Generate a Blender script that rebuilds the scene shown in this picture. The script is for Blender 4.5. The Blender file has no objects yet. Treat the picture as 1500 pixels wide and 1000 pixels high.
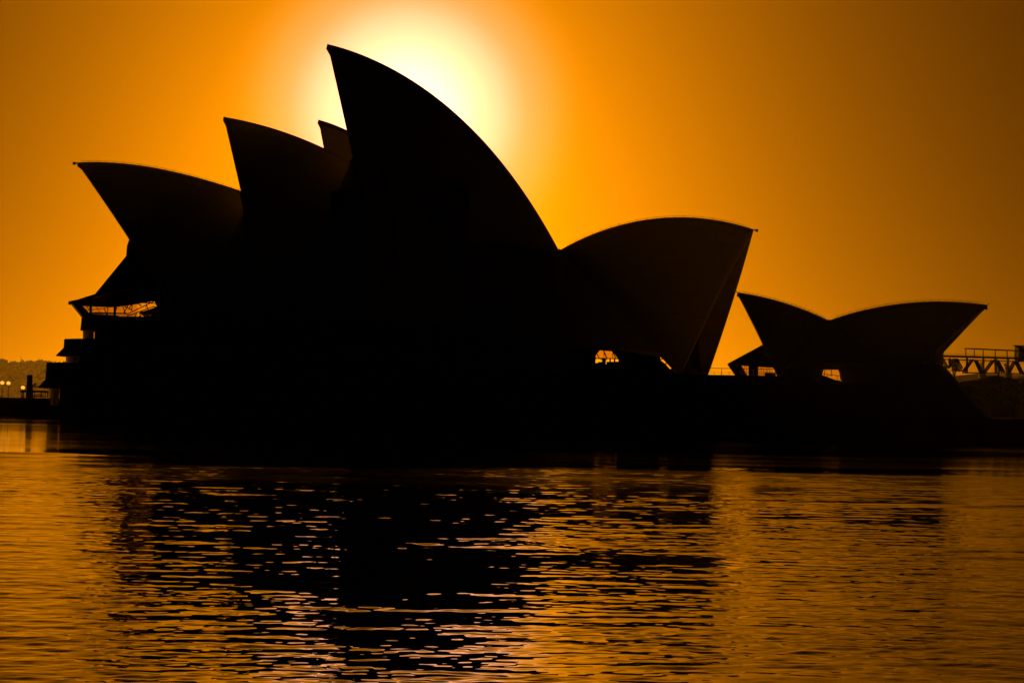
import bpy, bmesh, math, random
import numpy as np
from mathutils import Vector, Matrix
random.seed(7); rng = np.random.default_rng(11)
sc = bpy.context.scene
col = sc.collection

# ------------------------------------------------------------------ camera
FP = 4166.7; ROLL = 0.02; PITCH = math.atan(94 / FP); CAM = np.array([0, 0, 4.0])
cf = np.array([0, math.cos(PITCH), math.sin(PITCH)])
_r = np.array([1, 0, 0.]); _u = np.array([0, -math.sin(PITCH), math.cos(PITCH)])
cr = math.cos(ROLL) * _r + math.sin(ROLL) * _u
cu = -math.sin(ROLL) * _r + math.cos(ROLL) * _u
cam_d = bpy.data.cameras.new('camera'); cam = bpy.data.objects.new('camera', cam_d); col.objects.link(cam)
m = Matrix.Identity(4)
for i in range(3):
    m[i][0] = cr[i]; m[i][1] = cu[i]; m[i][2] = -cf[i]; m[i][3] = CAM[i]
cam.matrix_world = m
cam_d.lens = 100; cam_d.sensor_width = 36; cam_d.sensor_fit = 'HORIZONTAL'; cam_d.clip_start = 0.5; cam_d.clip_end = 60000
sc.camera = cam

def ray(px, py): return cf + (px - 750) / FP * cr + (500 - py) / FP * cu
def proj(p):
    d = np.asarray(p) - CAM; z = d @ cf; return 750 + FP * (d @ cr) / z, 500 - FP * (d @ cu) / z
def at(px, py, Y):
    d = ray(px, py); return CAM + d * (Y / d[1])

# ------------------------------------------------------------------ sun and sky
SUN_EL = math.radians(5.85); SUN_AZ = math.radians(-2.2)          # azimuth from +Y, to the left
sd = np.array([math.sin(SUN_AZ) * math.cos(SUN_EL), math.cos(SUN_AZ) * math.cos(SUN_EL), math.sin(SUN_EL)])
sun_d = bpy.data.lights.new('sun', 'SUN'); sun_d.energy = 2.0; sun_d.angle = math.radians(0.5); sun_d.color = (1, .35, .01)
sun = bpy.data.objects.new('sun', sun_d); col.objects.link(sun)
sun.rotation_euler = Vector(-sd).to_track_quat('-Z', 'Y').to_euler()

w = bpy.data.worlds.new('World'); sc.world = w; w.use_nodes = True
N = w.node_tree.nodes; L = w.node_tree.links; N.clear()
def nd(t, **k):
    n = N.new(t)
    for a, b in k.items(): setattr(n, a, b)
    return n
def mt(op, a, b=None, c=None, clamp=False):
    n = nd('ShaderNodeMath', operation=op); n.use_clamp = clamp
    for i, x in enumerate((a, b, c)):
        if x is None: continue
        if isinstance(x, (int, float)): n.inputs[i].default_value = x
        else: L.new(x, n.inputs[i])
    return n.outputs[0]
tc = nd('ShaderNodeTexCoord'); nrm = nd('ShaderNodeVectorMath', operation='NORMALIZE'); L.new(tc.outputs['Generated'], nrm.inputs[0])
dot = nd('ShaderNodeVectorMath', operation='DOT_PRODUCT'); L.new(nrm.outputs[0], dot.inputs[0]); dot.inputs[1].default_value = tuple(sd)
deg = mt('MULTIPLY', mt('ARCCOSINE', mt('MINIMUM', dot.outputs['Value'], 1.0)), 57.29578)   # angle from the sun
sep = nd('ShaderNodeSeparateXYZ'); L.new(nrm.outputs[0], sep.inputs[0])
elev = mt('MAXIMUM', mt('MULTIPLY', mt('ARCSINE', sep.outputs['Z']), 57.29578), 0.0)
band = mt('ADD', mt('MULTIPLY', mt('EXPONENT', mt('MULTIPLY', mt('SUBTRACT', elev, 1.0), -1 / 2.75)), .75), mt('MULTIPLY', mt('EXPONENT', mt('MULTIPLY', mt('MAXIMUM', mt('SUBTRACT', elev, 8.2), 0.0), -1 / 3.2)), .25))
aur = mt('MULTIPLY', mt('MULTIPLY', mt('EXPONENT', mt('MULTIPLY', deg, -.247)), 6.5), band)
cmb = nd('ShaderNodeCombineColor')
L.new(aur, cmb.inputs[0]); L.new(mt('MULTIPLY', aur, .288), cmb.inputs[1]); cmb.inputs[2].default_value = 0.0
ramp = nd('ShaderNodeValToRGB'); L.new(mt('DIVIDE', deg, 4.0), ramp.inputs[0])
cre = ramp.color_ramp; cre.interpolation = 'B_SPLINE'
pts = [(0, 3.2, 2.2, 1.0), (60, 2.3, 1.5, .86), (90, 1.5, .85, .60), (110, 1.0, .56, .46), (140, .6, .36, .33), (160, .3, .23, .20), (180, .2, .125, .10), (215, .1, .075, .03), (240, .05, .03, .006), (265, .02, .008, 0), (286, 0, 0, 0)]
while len(cre.elements) > 1: cre.elements.remove(cre.elements[-1])
for i, (rr, r_, g, b) in enumerate(pts):
    p = rr * .97 / 72.7 / 4.0
    e = cre.elements[0] if i == 0 else cre.elements.new(p)
    e.position = p; e.color = (r_, g, b, 1)
add = nd('ShaderNodeVectorMath', operation='ADD'); L.new(cmb.outputs[0], add.inputs[0]); L.new(ramp.outputs[0], add.inputs[1])
sky = nd('ShaderNodeTexSky', sky_type='NISHITA'); sky.sun_disc = False; sky.sun_elevation = SUN_EL; sky.sun_rotation = SUN_AZ
sky.dust_density = 6.0
tint = nd('ShaderNodeVectorMath', operation='MULTIPLY'); L.new(sky.outputs[0], tint.inputs[0]); tint.inputs[1].default_value = (.0005, .00018, .00003)
add2 = nd('ShaderNodeVectorMath', operation='ADD'); L.new(add.outputs[0], add2.inputs[0]); L.new(tint.outputs[0], add2.inputs[1])
bg = nd('ShaderNodeBackground'); L.new(add2.outputs[0], bg.inputs[0]); bg.inputs[1].default_value = 1.0
L.new(bg.outputs[0], nd('ShaderNodeOutputWorld').inputs[0])
w.cycles.sampling_method = 'MANUAL'; w.cycles.sample_map_resolution = 2048

sc.view_settings.view_transform = 'Standard'; sc.view_settings.look = 'None'; sc.view_settings.gamma = 1; sc.view_settings.exposure = 0
sc.view_settings.use_curve_mapping = False
sc.render.engine = 'CYCLES'; sc.cycles.max_bounces = 8; sc.cycles.transparent_max_bounces = 24

# ------------------------------------------------------------------ materials
def mat(name, base, rough=.6, spec=.5, metal=0, noise=0, nscale=1.0, bump=0, bscale=5.0, kind=None):
    m = bpy.data.materials.new(name); m.use_nodes = True; n = m.node_tree.nodes; l = m.node_tree.links
    b = n['Principled BSDF']; b.inputs['Base Color'].default_value = (*base, 1); b.inputs['Roughness'].default_value = rough
    b.inputs['Metallic'].default_value = metal; b.inputs['Specular IOR Level'].default_value = spec
    t = n.new('ShaderNodeTexCoord')
    if kind == 'tile':
        br = n.new('ShaderNodeTexBrick'); br.inputs['Scale'].default_value = 1.0
        br.inputs['Color1'].default_value = (*base, 1); br.inputs['Color2'].default_value = tuple(c * .93 for c in base) + (1,)
        br.inputs['Mortar'].default_value = tuple(c * .6 for c in base) + (1,); br.inputs['Mortar Size'].default_value = .03
        br.inputs['Brick Width'].default_value = 2.2; br.inputs['Row Height'].default_value = 1.4
        l.new(t.outputs['Object'], br.inputs[0]); l.new(br.outputs[0], b.inputs['Base Color'])
    elif noise:
        tx = n.new('ShaderNodeTexNoise'); tx.inputs['Scale'].default_value = nscale; tx.inputs['Detail'].default_value = 6
        l.new(t.outputs['Object'], tx.inputs[0]); r = n.new('ShaderNodeValToRGB'); l.new(tx.outputs[0], r.inputs[0])
        r.color_ramp.elements[0].color = tuple(c * (1 - noise) for c in base) + (1,); r.color_ramp.elements[0].position = .3
        r.color_ramp.elements[1].color = tuple(min(1, c * (1 + noise)) for c in base) + (1,); r.color_ramp.elements[1].position = .7
        l.new(r.outputs[0], b.inputs['Base Color'])
    if bump:
        tx = n.new('ShaderNodeTexNoise'); tx.inputs['Scale'].default_value = bscale; l.new(t.outputs['Object'], tx.inputs[0])
        bp = n.new('ShaderNodeBump'); bp.inputs['Strength'].default_value = bump; l.new(tx.outputs[0], bp.inputs['Height']); l.new(bp.outputs[0], b.inputs['Normal'])
    return m
def glass(name, tintc, gloss=.08):
    m = bpy.data.materials.new(name); m.use_nodes = True; n = m.node_tree.nodes; l = m.node_tree.links; n.clear()
    o = n.new('ShaderNodeOutputMaterial'); mx = n.new('ShaderNodeMixShader'); tr = n.new('ShaderNodeBsdfTransparent'); gl = n.new('ShaderNodeBsdfGlossy')
    fr = n.new('ShaderNodeFresnel'); fr.inputs[0].default_value = 1.14
    nz = n.new('ShaderNodeTexNoise'); nz.inputs['Scale'].default_value = .8; t = n.new('ShaderNodeTexCoord'); l.new(t.outputs['Object'], nz.inputs[0])
    r = n.new('ShaderNodeValToRGB'); l.new(nz.outputs[0], r.inputs[0])
    r.color_ramp.elements[0].color = tuple(c * .9 for c in tintc) + (1,); r.color_ramp.elements[1].color = tuple(min(1, c * 1.06) for c in tintc) + (1,)
    l.new(r.outputs[0], tr.inputs[0]); gl.inputs['Roughness'].default_value = .03
    l.new(fr.outputs[0], mx.inputs[0]); l.new(tr.outputs[0], mx.inputs[1]); l.new(gl.outputs[0], mx.inputs[2]); l.new(mx.outputs[0], o.inputs[0])
    return m
M_TILE = mat('cream_ceramic_tile', (.62, .58, .5), .35, kind='tile')
M_CONC = mat('shell_concrete', (.36, .33, .29), .8, noise=.15, nscale=.6, bump=.2)
M_GRAN = mat('pink_granite_panels', (.27, .21, .18), .75, noise=.2, nscale=.8, bump=.15)
M_PAVE = mat('paving', (.24, .21, .19), .8, noise=.2, nscale=.3, bump=.1)
M_WALL = mat('seawall_stone', (.16, .13, .11), .9, noise=.35, nscale=.5, bump=.4, bscale=2)
M_BRONZ = mat('bronze_frame', (.07, .05, .035), .5, metal=.6, noise=.15)
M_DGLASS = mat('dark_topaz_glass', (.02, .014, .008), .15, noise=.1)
M_GLASS = glass('topaz_glass', (.76, .66, .48))
M_CLEAR = glass('clear_tinted_glass', (.90, .84, .75))
M_STEEL = mat('painted_steel', (.035, .03, .027), .85, spec=.15, noise=.15)
M_BARK = mat('bark', (.07, .05, .035), .9, noise=.3, nscale=6, bump=.4)
M_LEAF = mat('leaves', (.045, .07, .025), .6, noise=.4, nscale=.7)
M_LEAF2 = mat('dark_needles', (.03, .05, .02), .6, noise=.4, nscale=.7)
M_HILL = mat('bush_ground', (.06, .065, .035), .95, noise=.4, nscale=.02)
M_GLOBE = bpy.data.materials.new('frosted_globe'); M_GLOBE.use_nodes = True
_n = M_GLOBE.node_tree.nodes; _l = M_GLOBE.node_tree.links; _n.clear()
_o = _n.new('ShaderNodeOutputMaterial'); _m = _n.new('ShaderNodeMixShader'); _t = _n.new('ShaderNodeBsdfTranslucent'); _t.inputs[0].default_value = (.9, .85, .7, 1)
_tr = _n.new('ShaderNodeBsdfTransparent'); _tr.inputs[0].default_value = (.95, .92, .85, 1); _m.inputs[0].default_value = .1
_l.new(_t.outputs[0], _m.inputs[1]); _l.new(_tr.outputs[0], _m.inputs[2]); _e = _n.new('ShaderNodeEmission'); _e.inputs[0].default_value = (1, .47, .06, 1); _e.inputs[1].default_value = .6
_a = _n.new('ShaderNodeAddShader'); _l.new(_m.outputs[0], _a.inputs[0]); _l.new(_e.outputs[0], _a.inputs[1]); _l.new(_a.outputs[0], _o.inputs[0])

HAZE_D = .95e-5
# ------------------------------------------------------------------ helpers
def tag(o, label=None, cat=None, group=None, kind=None):
    if label: o['label'] = label
    if cat: o['category'] = cat
    if group: o['group'] = group
    if kind: o['kind'] = kind
    return o
def empty(name, loc=(0, 0, 0), rz=0):
    o = bpy.data.objects.new(name, None); o.location = loc; o.rotation_euler = (0, 0, rz); col.objects.link(o); return o
def mk(name, verts, faces, material, parent=None, smooth=False):
    me = bpy.data.meshes.new(name); me.from_pydata([tuple(map(float, v)) for v in verts], [], faces); me.update()
    if smooth: me.polygons.foreach_set('use_smooth', [True] * len(me.polygons))
    me.materials.append(material)
    o = bpy.data.objects.new(name, me); col.objects.link(o)
    if parent: o.parent = parent
    return o
class MB:
    def __init__(s): s.v = []; s.f = []; s.p = []
    def add(s, v, f):
        n = len(s.v); s.p.append((n, len(s.f))); s.v += [tuple(x) for x in v]; s.f += [tuple(i + n for i in q) for q in f]
    def box(s, x0, x1, y0, y1, z0, z1):
        s.add([(x0, y0, z0), (x1, y0, z0), (x1, y1, z0), (x0, y1, z0), (x0, y0, z1), (x1, y0, z1), (x1, y1, z1), (x0, y1, z1)],
              [(0, 3, 2, 1), (4, 5, 6, 7), (0, 1, 5, 4), (1, 2, 6, 5), (2, 3, 7, 6), (3, 0, 4, 7)])
    def bar(s, a, b, r=.1, n=6, r2=None):
        a = Vector(a); b = Vector(b); d = (b - a).normalized(); q = d.to_track_quat('Z', 'Y'); r2 = r if r2 is None else r2
        v = []
        for p, rr in ((a, r), (b, r2)):
            for k in range(n):
                an = 2 * math.pi * (k + .5) / n; v.append(p + q @ Vector((rr * math.cos(an), rr * math.sin(an), 0)))
        f = [(k, (k + 1) % n, n + (k + 1) % n, n + k) for k in range(n)] + [tuple(range(n))[::-1], tuple(range(n, 2 * n))]
        s.add(v, f)
    def ball(s, c, rad, n=10, sz=1.0, j=0):
        v = []; f = []
        for i in range(1, n):
            th = math.pi * i / n
            for k in range(2 * n):
                ph = math.pi * k / n; q = rad * (1 + (random.random() - .5) * j)
                v.append((c[0] + q * math.sin(th) * math.cos(ph), c[1] + q * math.sin(th) * math.sin(ph), c[2] + q * sz * math.cos(th)))
        W = 2 * n
        for i in range(n - 2):
            for k in range(W): f.append((i * W + k, (i + 1) * W + k, (i + 1) * W + (k + 1) % W, i * W + (k + 1) % W))
        v.append((c[0], c[1], c[2] + rad * sz)); v.append((c[0], c[1], c[2] - rad * sz)); t = len(v) - 2
        for k in range(W): f.append((t, k, (k + 1) % W)); f.append((t + 1, (n - 2) * W + (k + 1) % W, (n - 2) * W + k))
        s.add(v, f)
    def prism(s, poly, axis_pts):              # poly of 3D pts extruded by a vector
        n = len(poly); d = Vector(axis_pts)
        v = [Vector(p) for p in poly] + [Vector(p) + d for p in poly]
        s.add(v, [tuple(range(n)), tuple(range(n, 2 * n))[::-1]] + [((k + 1) % n, k, n + k, n + (k + 1) % n) for k in range(n)])
    def build(s, name, material, parent=None, smooth=False): return mk(name, s.v, s.f, material, parent, smooth)
    def each(s, name, material, parent=None):          # every added piece becomes a part of its own
        for (v0, f0), (v1, f1) in zip(s.p, s.p[1:] + [(len(s.v), len(s.f))]): mk(name, s.v[v0:v1], [tuple(i - v0 for i in q) for q in s.f[f0:f1]], material, parent)
def copy_tree(o, parent=None):
    c = o.copy(); col.objects.link(c); c.parent = parent
    for ch in list(o.children): copy_tree(ch, c)
    return c
def solid(o, t, off=-1):
    md = o.modifiers.new('thickness', 'SOLIDIFY'); md.thickness = t; md.offset = off; return o

# ------------------------------------------------------------------ water: real waves on a fan-shaped grid that coarsens with distance
def water():
    D = [32.0]
    while D[-1] < 520: D.append(D[-1] + max(.05, D[-1] * .0017))
    while D[-1] < 10300: D.append(D[-1] * 1.02)
    D = np.array(D); A = np.linspace(-math.radians(15.5), math.radians(15.5), 720)
    Dg, Ag = np.meshgrid(D, A, indexing='ij'); X = Dg * np.tan(Ag); Y = Dg.copy()
    dx = Dg * (A[1] - A[0]); dy = np.gradient(D)[:, None] * np.ones_like(Dg)
    Z = np.zeros_like(X)
    # slow patches of rougher and smoother water
    def lowf(seed, s, ax=1.0):
        r = np.random.default_rng(seed); o = np.zeros_like(X)
        for _ in range(9):
            k = 2 * math.pi / (s * r.uniform(.6, 1.8)); th = r.uniform(0, 2 * math.pi)
            o += np.sin(k * (math.cos(th) * X * ax + math.sin(th) * Y) + r.uniform(0, 6.28))
        return o / 3
    patch = np.clip(1 + .28 * lowf(3, 26) + .24 * lowf(4, 9, .7), .35, 1.7)
    # the ripples start at a wind line; the water beyond it lies almost still in the lee of the point
    lee = np.clip((209 - 9 * np.clip((X - 5) / 30, 0, 1) + 12 * lowf(6, 60) + 9 * lowf(8, 14) - Dg) / 46, 0, 1); lee = lee * lee * (3 - 2 * lee)
    patch = patch * (.20 + .80 * lee - .08 * np.clip((-X - 42) / 25, 0, 1))
    patch = patch * (1 + .38 * np.clip((Dg - 85) / 70, 0, 1))
    n = 110
    for i in range(n):
        lam = .24 * (5.0 / .24) ** ((i + rng.random()) / n)
        th = math.radians(rng.normal(90, 58 if lam < 1.0 else 36)); k = 2 * math.pi / lam
        slope = WAVE_SLOPE * math.sqrt(2 / n) * (1.25 if lam < 1.1 else .95 if lam < 2.5 else .6)
        fade_y = np.clip((lam / (abs(math.sin(th)) * dy + 1e-6) - 1.5) / 1, 0, 1)
        fade_x = np.clip((lam / (abs(math.cos(th)) * dx + 1e-6) - 1.5) / 1, 0, 1)
        ph = k * (math.cos(th) * X + math.sin(th) * Y) + rng.uniform(0, 6.28)
        h = np.sin(ph) - .12 * np.cos(2 * ph)
        Z += slope / k * h * fade_y * fade_x * patch
    # two low wakes crossing the harbour
    Z += .13 * np.exp(-((Y - (127 - .14 * X)) / 1.9) ** 2) * np.clip((X - 11) / 12, 0, 1)
    for yc, a_, w_ in ((196, .16, 2.4), (184, .13, 2.2)): Z += a_ * np.exp(-((Y - (yc + .12 * (X + 30))) / w_) ** 2) * np.clip((-X - 24) / 9, 0, 1)
    nr, nc = X.shape
    co = np.stack([X, Y, Z], -1).reshape(-1, 3)
    idx = np.arange(nr * nc).reshape(nr, nc)
    q = np.stack([idx[:-1, :-1], idx[:-1, 1:], idx[1:, 1:], idx[1:, :-1]], -1).reshape(-1, 4)
    # surrounding flat sheet just under the waves
    e = len(co); co = np.vstack([co, [(-3950, -90, -.35), (3950, -90, -.35), (3950, 10500, -.35), (-3950, 10500, -.35)]])
    q = np.vstack([q, [(e, e + 1, e + 2, e + 3)]])
    me = bpy.data.meshes.new('harbour_water'); me.vertices.add(len(co)); me.vertices.foreach_set('co', co.astype(np.float32).ravel())
    me.loops.add(q.size); me.loops.foreach_set('vertex_index', q.astype(np.int32).ravel())
    me.polygons.add(len(q)); me.polygons.foreach_set('loop_start', np.arange(0, q.size, 4, dtype=np.int32)); me.polygons.foreach_set('loop_total', np.full(len(q), 4, dtype=np.int32))
    rip = (.35 + .65 * lee) * np.clip((Dg - 90) / 110, 0, 1) ** 1.2 * np.clip(.85 + .30 * lowf(21, 40, .35) + .25 * lowf(22, 12, .25), .15, 1.3)
    rip = np.concatenate([rip.reshape(-1), np.zeros(4)])
    at_ = me.attributes.new('ripple', 'FLOAT', 'POINT'); at_.data.foreach_set('value', rip.astype(np.float32))
    me.update(calc_edges=True); me.polygons.foreach_set('use_smooth', [True] * len(me.polygons))
    mw = bpy.data.materials.new('water'); mw.use_nodes = True; n_ = mw.node_tree.nodes; l = mw.node_tree.links; b = n_['Principled BSDF']
    b.inputs['Base Color'].default_value = (.006, .010, .009, 1); b.inputs['IOR'].default_value = 1.23; b.inputs['Roughness'].default_value = .015
    t = n_.new('ShaderNodeTexCoord'); nz = n_.new('ShaderNodeTexNoise'); nz.inputs['Scale'].default_value = 1.3; nz.inputs['Detail'].default_value = 2
    l.new(t.outputs['Object'], nz.inputs[0]); bp = n_.new('ShaderNodeBump'); bp.inputs['Strength'].default_value = 1; bp.inputs['Distance'].default_value = WAVE_BUMP
    l.new(nz.outputs[0], bp.inputs['Height']); l.new(bp.outputs[0], b.inputs['Normal'])
    an = n_.new('ShaderNodeAttribute'); an.attribute_name = 'ripple'; ma = n_.new('ShaderNodeMath'); ma.operation = 'MULTIPLY_ADD'
    ma.inputs[1].default_value = .15; ma.inputs[2].default_value = .015; l.new(an.outputs['Fac'], ma.inputs[0]); l.new(ma.outputs[0], b.inputs['Roughness'])
    me.materials.append(mw)
    o = bpy.data.objects.new('harbour_water', me); col.objects.link(o); o['kind'] = 'structure'
WAVE_SLOPE = .030; WAVE_BUMP = .0005
water()

# ------------------------------------------------------------------ point of land: broadwalk with its seawall
ZB = 3.5
def slab(name, plan, z0, z1, material, parent=None):
    b = MB(); b.prism([(x, y, z0) for x, y in plan], (0, 0, z1 - z0)); return b.build(name, material, parent)
def gx(px, Y): return (px - 750) / FP * Y
plan = [(-150, 590), (-99, 566), (-72, 500), (-66.5, 455), (-60, 445), (72, 404), (120, 390), (420, 330), (520, 700), (300, 760), (-40, 720), (-120, 660)]
slab('broadwalk', plan, -3, ZB, M_PAVE)['kind'] = 'structure'
cop = []
for i in range(6):      # stone coping, a raised kerb along the water's edge
    (x0, y0), (x1, y1) = plan[i], plan[i + 1]
    b = MB(); d = Vector((x1 - x0, y1 - y0, 0)); ln = d.length; d /= ln; nrm_ = Vector((-d.y, d.x, 0))
    b.add([Vector((x0, y0, ZB + .003)) - nrm_ * .12, Vector((x1, y1, ZB + .003)) - nrm_ * .12, Vector((x1, y1, ZB + .003)) + nrm_ * .5, Vector((x0, y0, ZB + .003)) + nrm_ * .5], [(0, 1, 2, 3)])
    v = b.v; b = MB(); b.prism(v, (0, 0, .14)); cop.append(b)
t = MB()
for b in cop: t.add(b.v, b.f)
o = t.build('seawall_coping', M_WALL); o['kind'] = 'structure'

# ------------------------------------------------------------------ halls
TH = 0.245
U = np.array([math.cos(TH), -math.sin(TH), 0]); V = np.array([math.sin(TH), math.cos(TH), 0])
def frame(O):
    O = np.array([O[0], O[1], 0.])
    def tl(px, py, b=0.):
        d = ray(px, py); t = ((O + b * V - CAM) @ V) / (d @ V); p = CAM + t * d; return float((p - O) @ U), float(p[2])
    def wd(a, b, z): return O + a * U + b * V + np.array([0, 0, z])
    return tl, wd
def ridge_of(pts, tl, t0=0., t1=1., n=44):
    q = np.array([tl(*p) for p in pts]); A = np.c_[2 * q, np.ones(len(q))]; s = np.linalg.lstsq(A, (q ** 2).sum(1), rcond=None)[0]
    ac, zc = s[0], s[1]; r = math.sqrt(s[2] + ac * ac + zc * zc)
    an = np.arctan2(q[:, 1] - zc, q[:, 0] - ac); res = np.hypot(q[:, 0] - ac, q[:, 1] - zc) - r
    pf = np.polyfit(an, res, 3 if len(q) > 7 else 2)
    T = np.linspace(t0, t1, n); ta = an[0] + (an[-1] - an[0]) * T; rr = r + np.where((T >= 0) & (T <= 1), np.polyval(pf, ta), np.polyval(pf, an[-1]))
    return ac, zc, r, np.stack([ac + rr * np.cos(ta), zc + rr * np.sin(ta)], -1)
def rib_pts(ac, zc, d, Fa, w_, Fz, T, side, n):
    c = np.array([ac, -side * d, zc]); a = np.array([Fa, side * w_, Fz]) - c; b = np.array([T[0], 0, T[1]]) - c
    ra, rb = np.linalg.norm(a), np.linalg.norm(b); om = math.acos(a @ b / ra / rb); t = np.linspace(0, 1, n)[:, None]
    dirs = (np.sin((1 - t) * om) * a / ra + np.sin(t * om) * b / rb) / math.sin(om)
    return c + dirs * (ra + (rb - ra) * t)
def shell(root, tl, pts, foot, t1=1.0, name='roof_shell', thick=.75, label=None, wire=False):
    ac, zc, r, R = ridge_of(pts, tl, 0, t1); Fa, w_, Fz = foot
    q = (Fa - ac) ** 2 + (Fz - zc) ** 2; d = (r * r - q - w_ * w_) / (2 * w_)
    nu = 30; out = {}
    V_ = []; F_ = []
    for side in (-1, 1):
        G = np.array([rib_pts(ac, zc, d, Fa, w_, Fz, T, side, nu) for T in R])
        out[side] = (G[0], G[-1]); base = len(V_); V_ += [tuple(p) for p in G.reshape(-1, 3)]; nt = len(R)
        for i in range(nt - 1):
            for k in range(nu - 1):
                a, b, c2, d2 = base + i * nu + k, base + i * nu + k + 1, base + (i + 1) * nu + k + 1, base + (i + 1) * nu + k
                F_.append((a, b, c2, d2))
    bm = bmesh.new(); vs = [bm.verts.new(v) for v in V_]
    for f in F_:
        try: bm.faces.new([vs[i] for i in f])
        except ValueError: pass
    bmesh.ops.remove_doubles(bm, verts=bm.verts, dist=.004); bmesh.ops.recalc_face_normals(bm, faces=bm.faces)
    cen = Vector((float(R[:, 0].mean()), 0, -60))
    if sum(((f.calc_center_median() - cen).dot(f.normal)) for f in bm.faces) < 0: bmesh.ops.reverse_faces(bm, faces=bm.faces)
    me = bpy.data.meshes.new(name); bm.to_mesh(me); bm.free(); me.polygons.foreach_set('use_smooth', [True] * len(me.polygons))
    me.materials.append(M_TILE); me.materials.append(M_CONC)
    o = bpy.data.objects.new(name, me); col.objects.link(o); o.parent = root
    md = o.modifiers.new('thickness', 'SOLIDIFY'); md.thickness = thick; md.offset = -1; md.material_offset = 1; md.material_offset_rim = 0
    if label: o['label'] = label
    if wire:       # lightning conductor carried on little stands along the ridge
        b = MB(); tv = R[1:-2:2]
        P = [Vector((float(x), 0, float(z) + .22)) for x, z in tv]
        for p, q2 in zip(P[:-1], P[1:]): b.bar(p, q2, .028, 5)
        for p in P: b.bar(p - Vector((0, 0, .4)), p, .04, 5)
        b.build('ridge_wire', M_STEEL, o)
    return dict(R=R, ribs=out, foot=foot, obj=o, tip=R[0])
def infill(root, rA, rB, topA=1.0, topB=1.0, u0=.12, name='side_shell', thick=.7, mat_=None):
    for side in (-1, 1):
        A, B = rA[side], rB[side]; n = len(A); v = []; f = []; nu, ns = 22, 7
        for i in range(nu):
            u = u0 + (1 - u0) * i / (nu - 1)
            def samp(P, u): 
                x = u * (n - 1); k = min(int(x), n - 2); return P[k] + (P[k + 1] - P[k]) * (x - k)
            a, b = samp(A, u * topA), samp(B, u * topB); ln = np.linalg.norm(b - a)
            for s in range(ns):
                t = s / (ns - 1); p = a + (b - a) * t; p = p + np.array([0, side * .10 * ln * math.sin(math.pi * t) * .6, 0])
                if i == 0: p[2] += .9 * math.sin(math.pi * t)      # arched lower edge
                v.append(p - np.array([0, side * .15, 0]))
        for i in range(nu - 1):
            for s in range(ns - 1): f.append((i * ns + s, i * ns + s + 1, (i + 1) * ns + s + 1, (i + 1) * ns + s))
        o = mk(name, v, f, mat_ or M_TILE, root, True); solid(o, thick, 0)
def umatch(rib, z):
    z = min(z, rib[:, 2].max()); return float(np.interp(z, rib[:, 2], np.linspace(0, 1, len(rib))))

def outline(nose, W, Ln, back, n=26):
    pts = [(back, -W)]
    for i in range(n + 1):
        ph = -math.pi / 2 + math.pi * i / n; pts.append((nose + Ln * (1 - math.cos(ph)), W * math.sin(ph)))
    pts.append((back, W)); return pts
def nose_for(px, z, W, Ln, wd):
    n = 0.
    for _ in range(6):
        x = min(proj(wd(a, b, z))[0] for a, b in outline(n, W, Ln, n + 30)); n += (px - x) / 7.9
    return n
def zat(py, px, Yd):
    return float(at(px, py, Yd)[2])

# ---- concert hall
O1 = (0, 500); tl, wd = frame(O1)
hall = empty('concert_hall', (O1[0], O1[1], 0), -TH)
tag(hall, 'largest sail roofed hall, its tallest shell standing before the bright glow of the sun', 'concert hall')
pA1 = [(1104, 336.5), (1073, 326.5), (1034, 320), (1003, 318.2), (969, 319.8), (930, 324.7), (891, 334.3), (852, 349.4), (819.5, 367)]
pA2 = [(479.5, 64.5), (519.3, 76), (561.3, 94.7), (598.7, 115.3), (626.7, 134), (659.3, 159), (692, 188.5), (720, 219.3), (748, 254.3), (776, 295.4), (797, 329), (819.5, 367)]
pA3 = [(327.5, 171.3), (360, 177.3), (396, 186.9), (424.8, 196.5), (453.6, 208), (477.1, 218)]
pA4 = [(113, 237.8), (150, 237.8), (174, 239), (210, 242.8), (243.6, 248.6), (272.4, 255.3), (306, 265.6), (352.8, 279.3)]
A1 = shell(hall, tl, pA1, (32.5, 13, 9.4), label='southern roof shell leaning out to the right of the tallest shell', wire=True)
A2 = shell(hall, tl, pA2, (-17.2, 15, 12.5), label='tallest roof shell, pointing up to the left', thick=.9)
A3 = shell(hall, tl, pA3, (-37.6, 18, 14), t1=1.28, label='middle roof shell left of the tallest one')
A4 = shell(hall, tl, pA4, (-54.2, 17, 16), t1=1.09, label='lowest and leftmost roof shell with a near level ridge', wire=True)
infill(hall, {s: A2['ribs'][s][1] for s in (-1, 1)}, {s: A1['ribs'][s][1] for s in (-1, 1)}, u0=.14)
for lo, hi in ((A4, A3), (A3, A2)):
    b = umatch(hi['ribs'][-1][0], lo['ribs'][-1][1][-1][2]); infill(hall, {s: lo['ribs'][s][1] for s in (-1, 1)}, {s: hi['ribs'][s][0] for s in (-1, 1)}, topB=b, u0=.1)
for A, s in ((A1, 1), (A4, -1)):       # small floodlight bracket at the very tip
    b = MB(); x, z = A['tip']; b.bar((x, 0, z - .1), (x + s * .75, 0, z - .15), .10); b.box(x + s * .55 - .22, x + s * .55 + .22, -.25, .25, z - .42, z + .05)
    b.build('tip_lamp', M_STEEL, hall)

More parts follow.
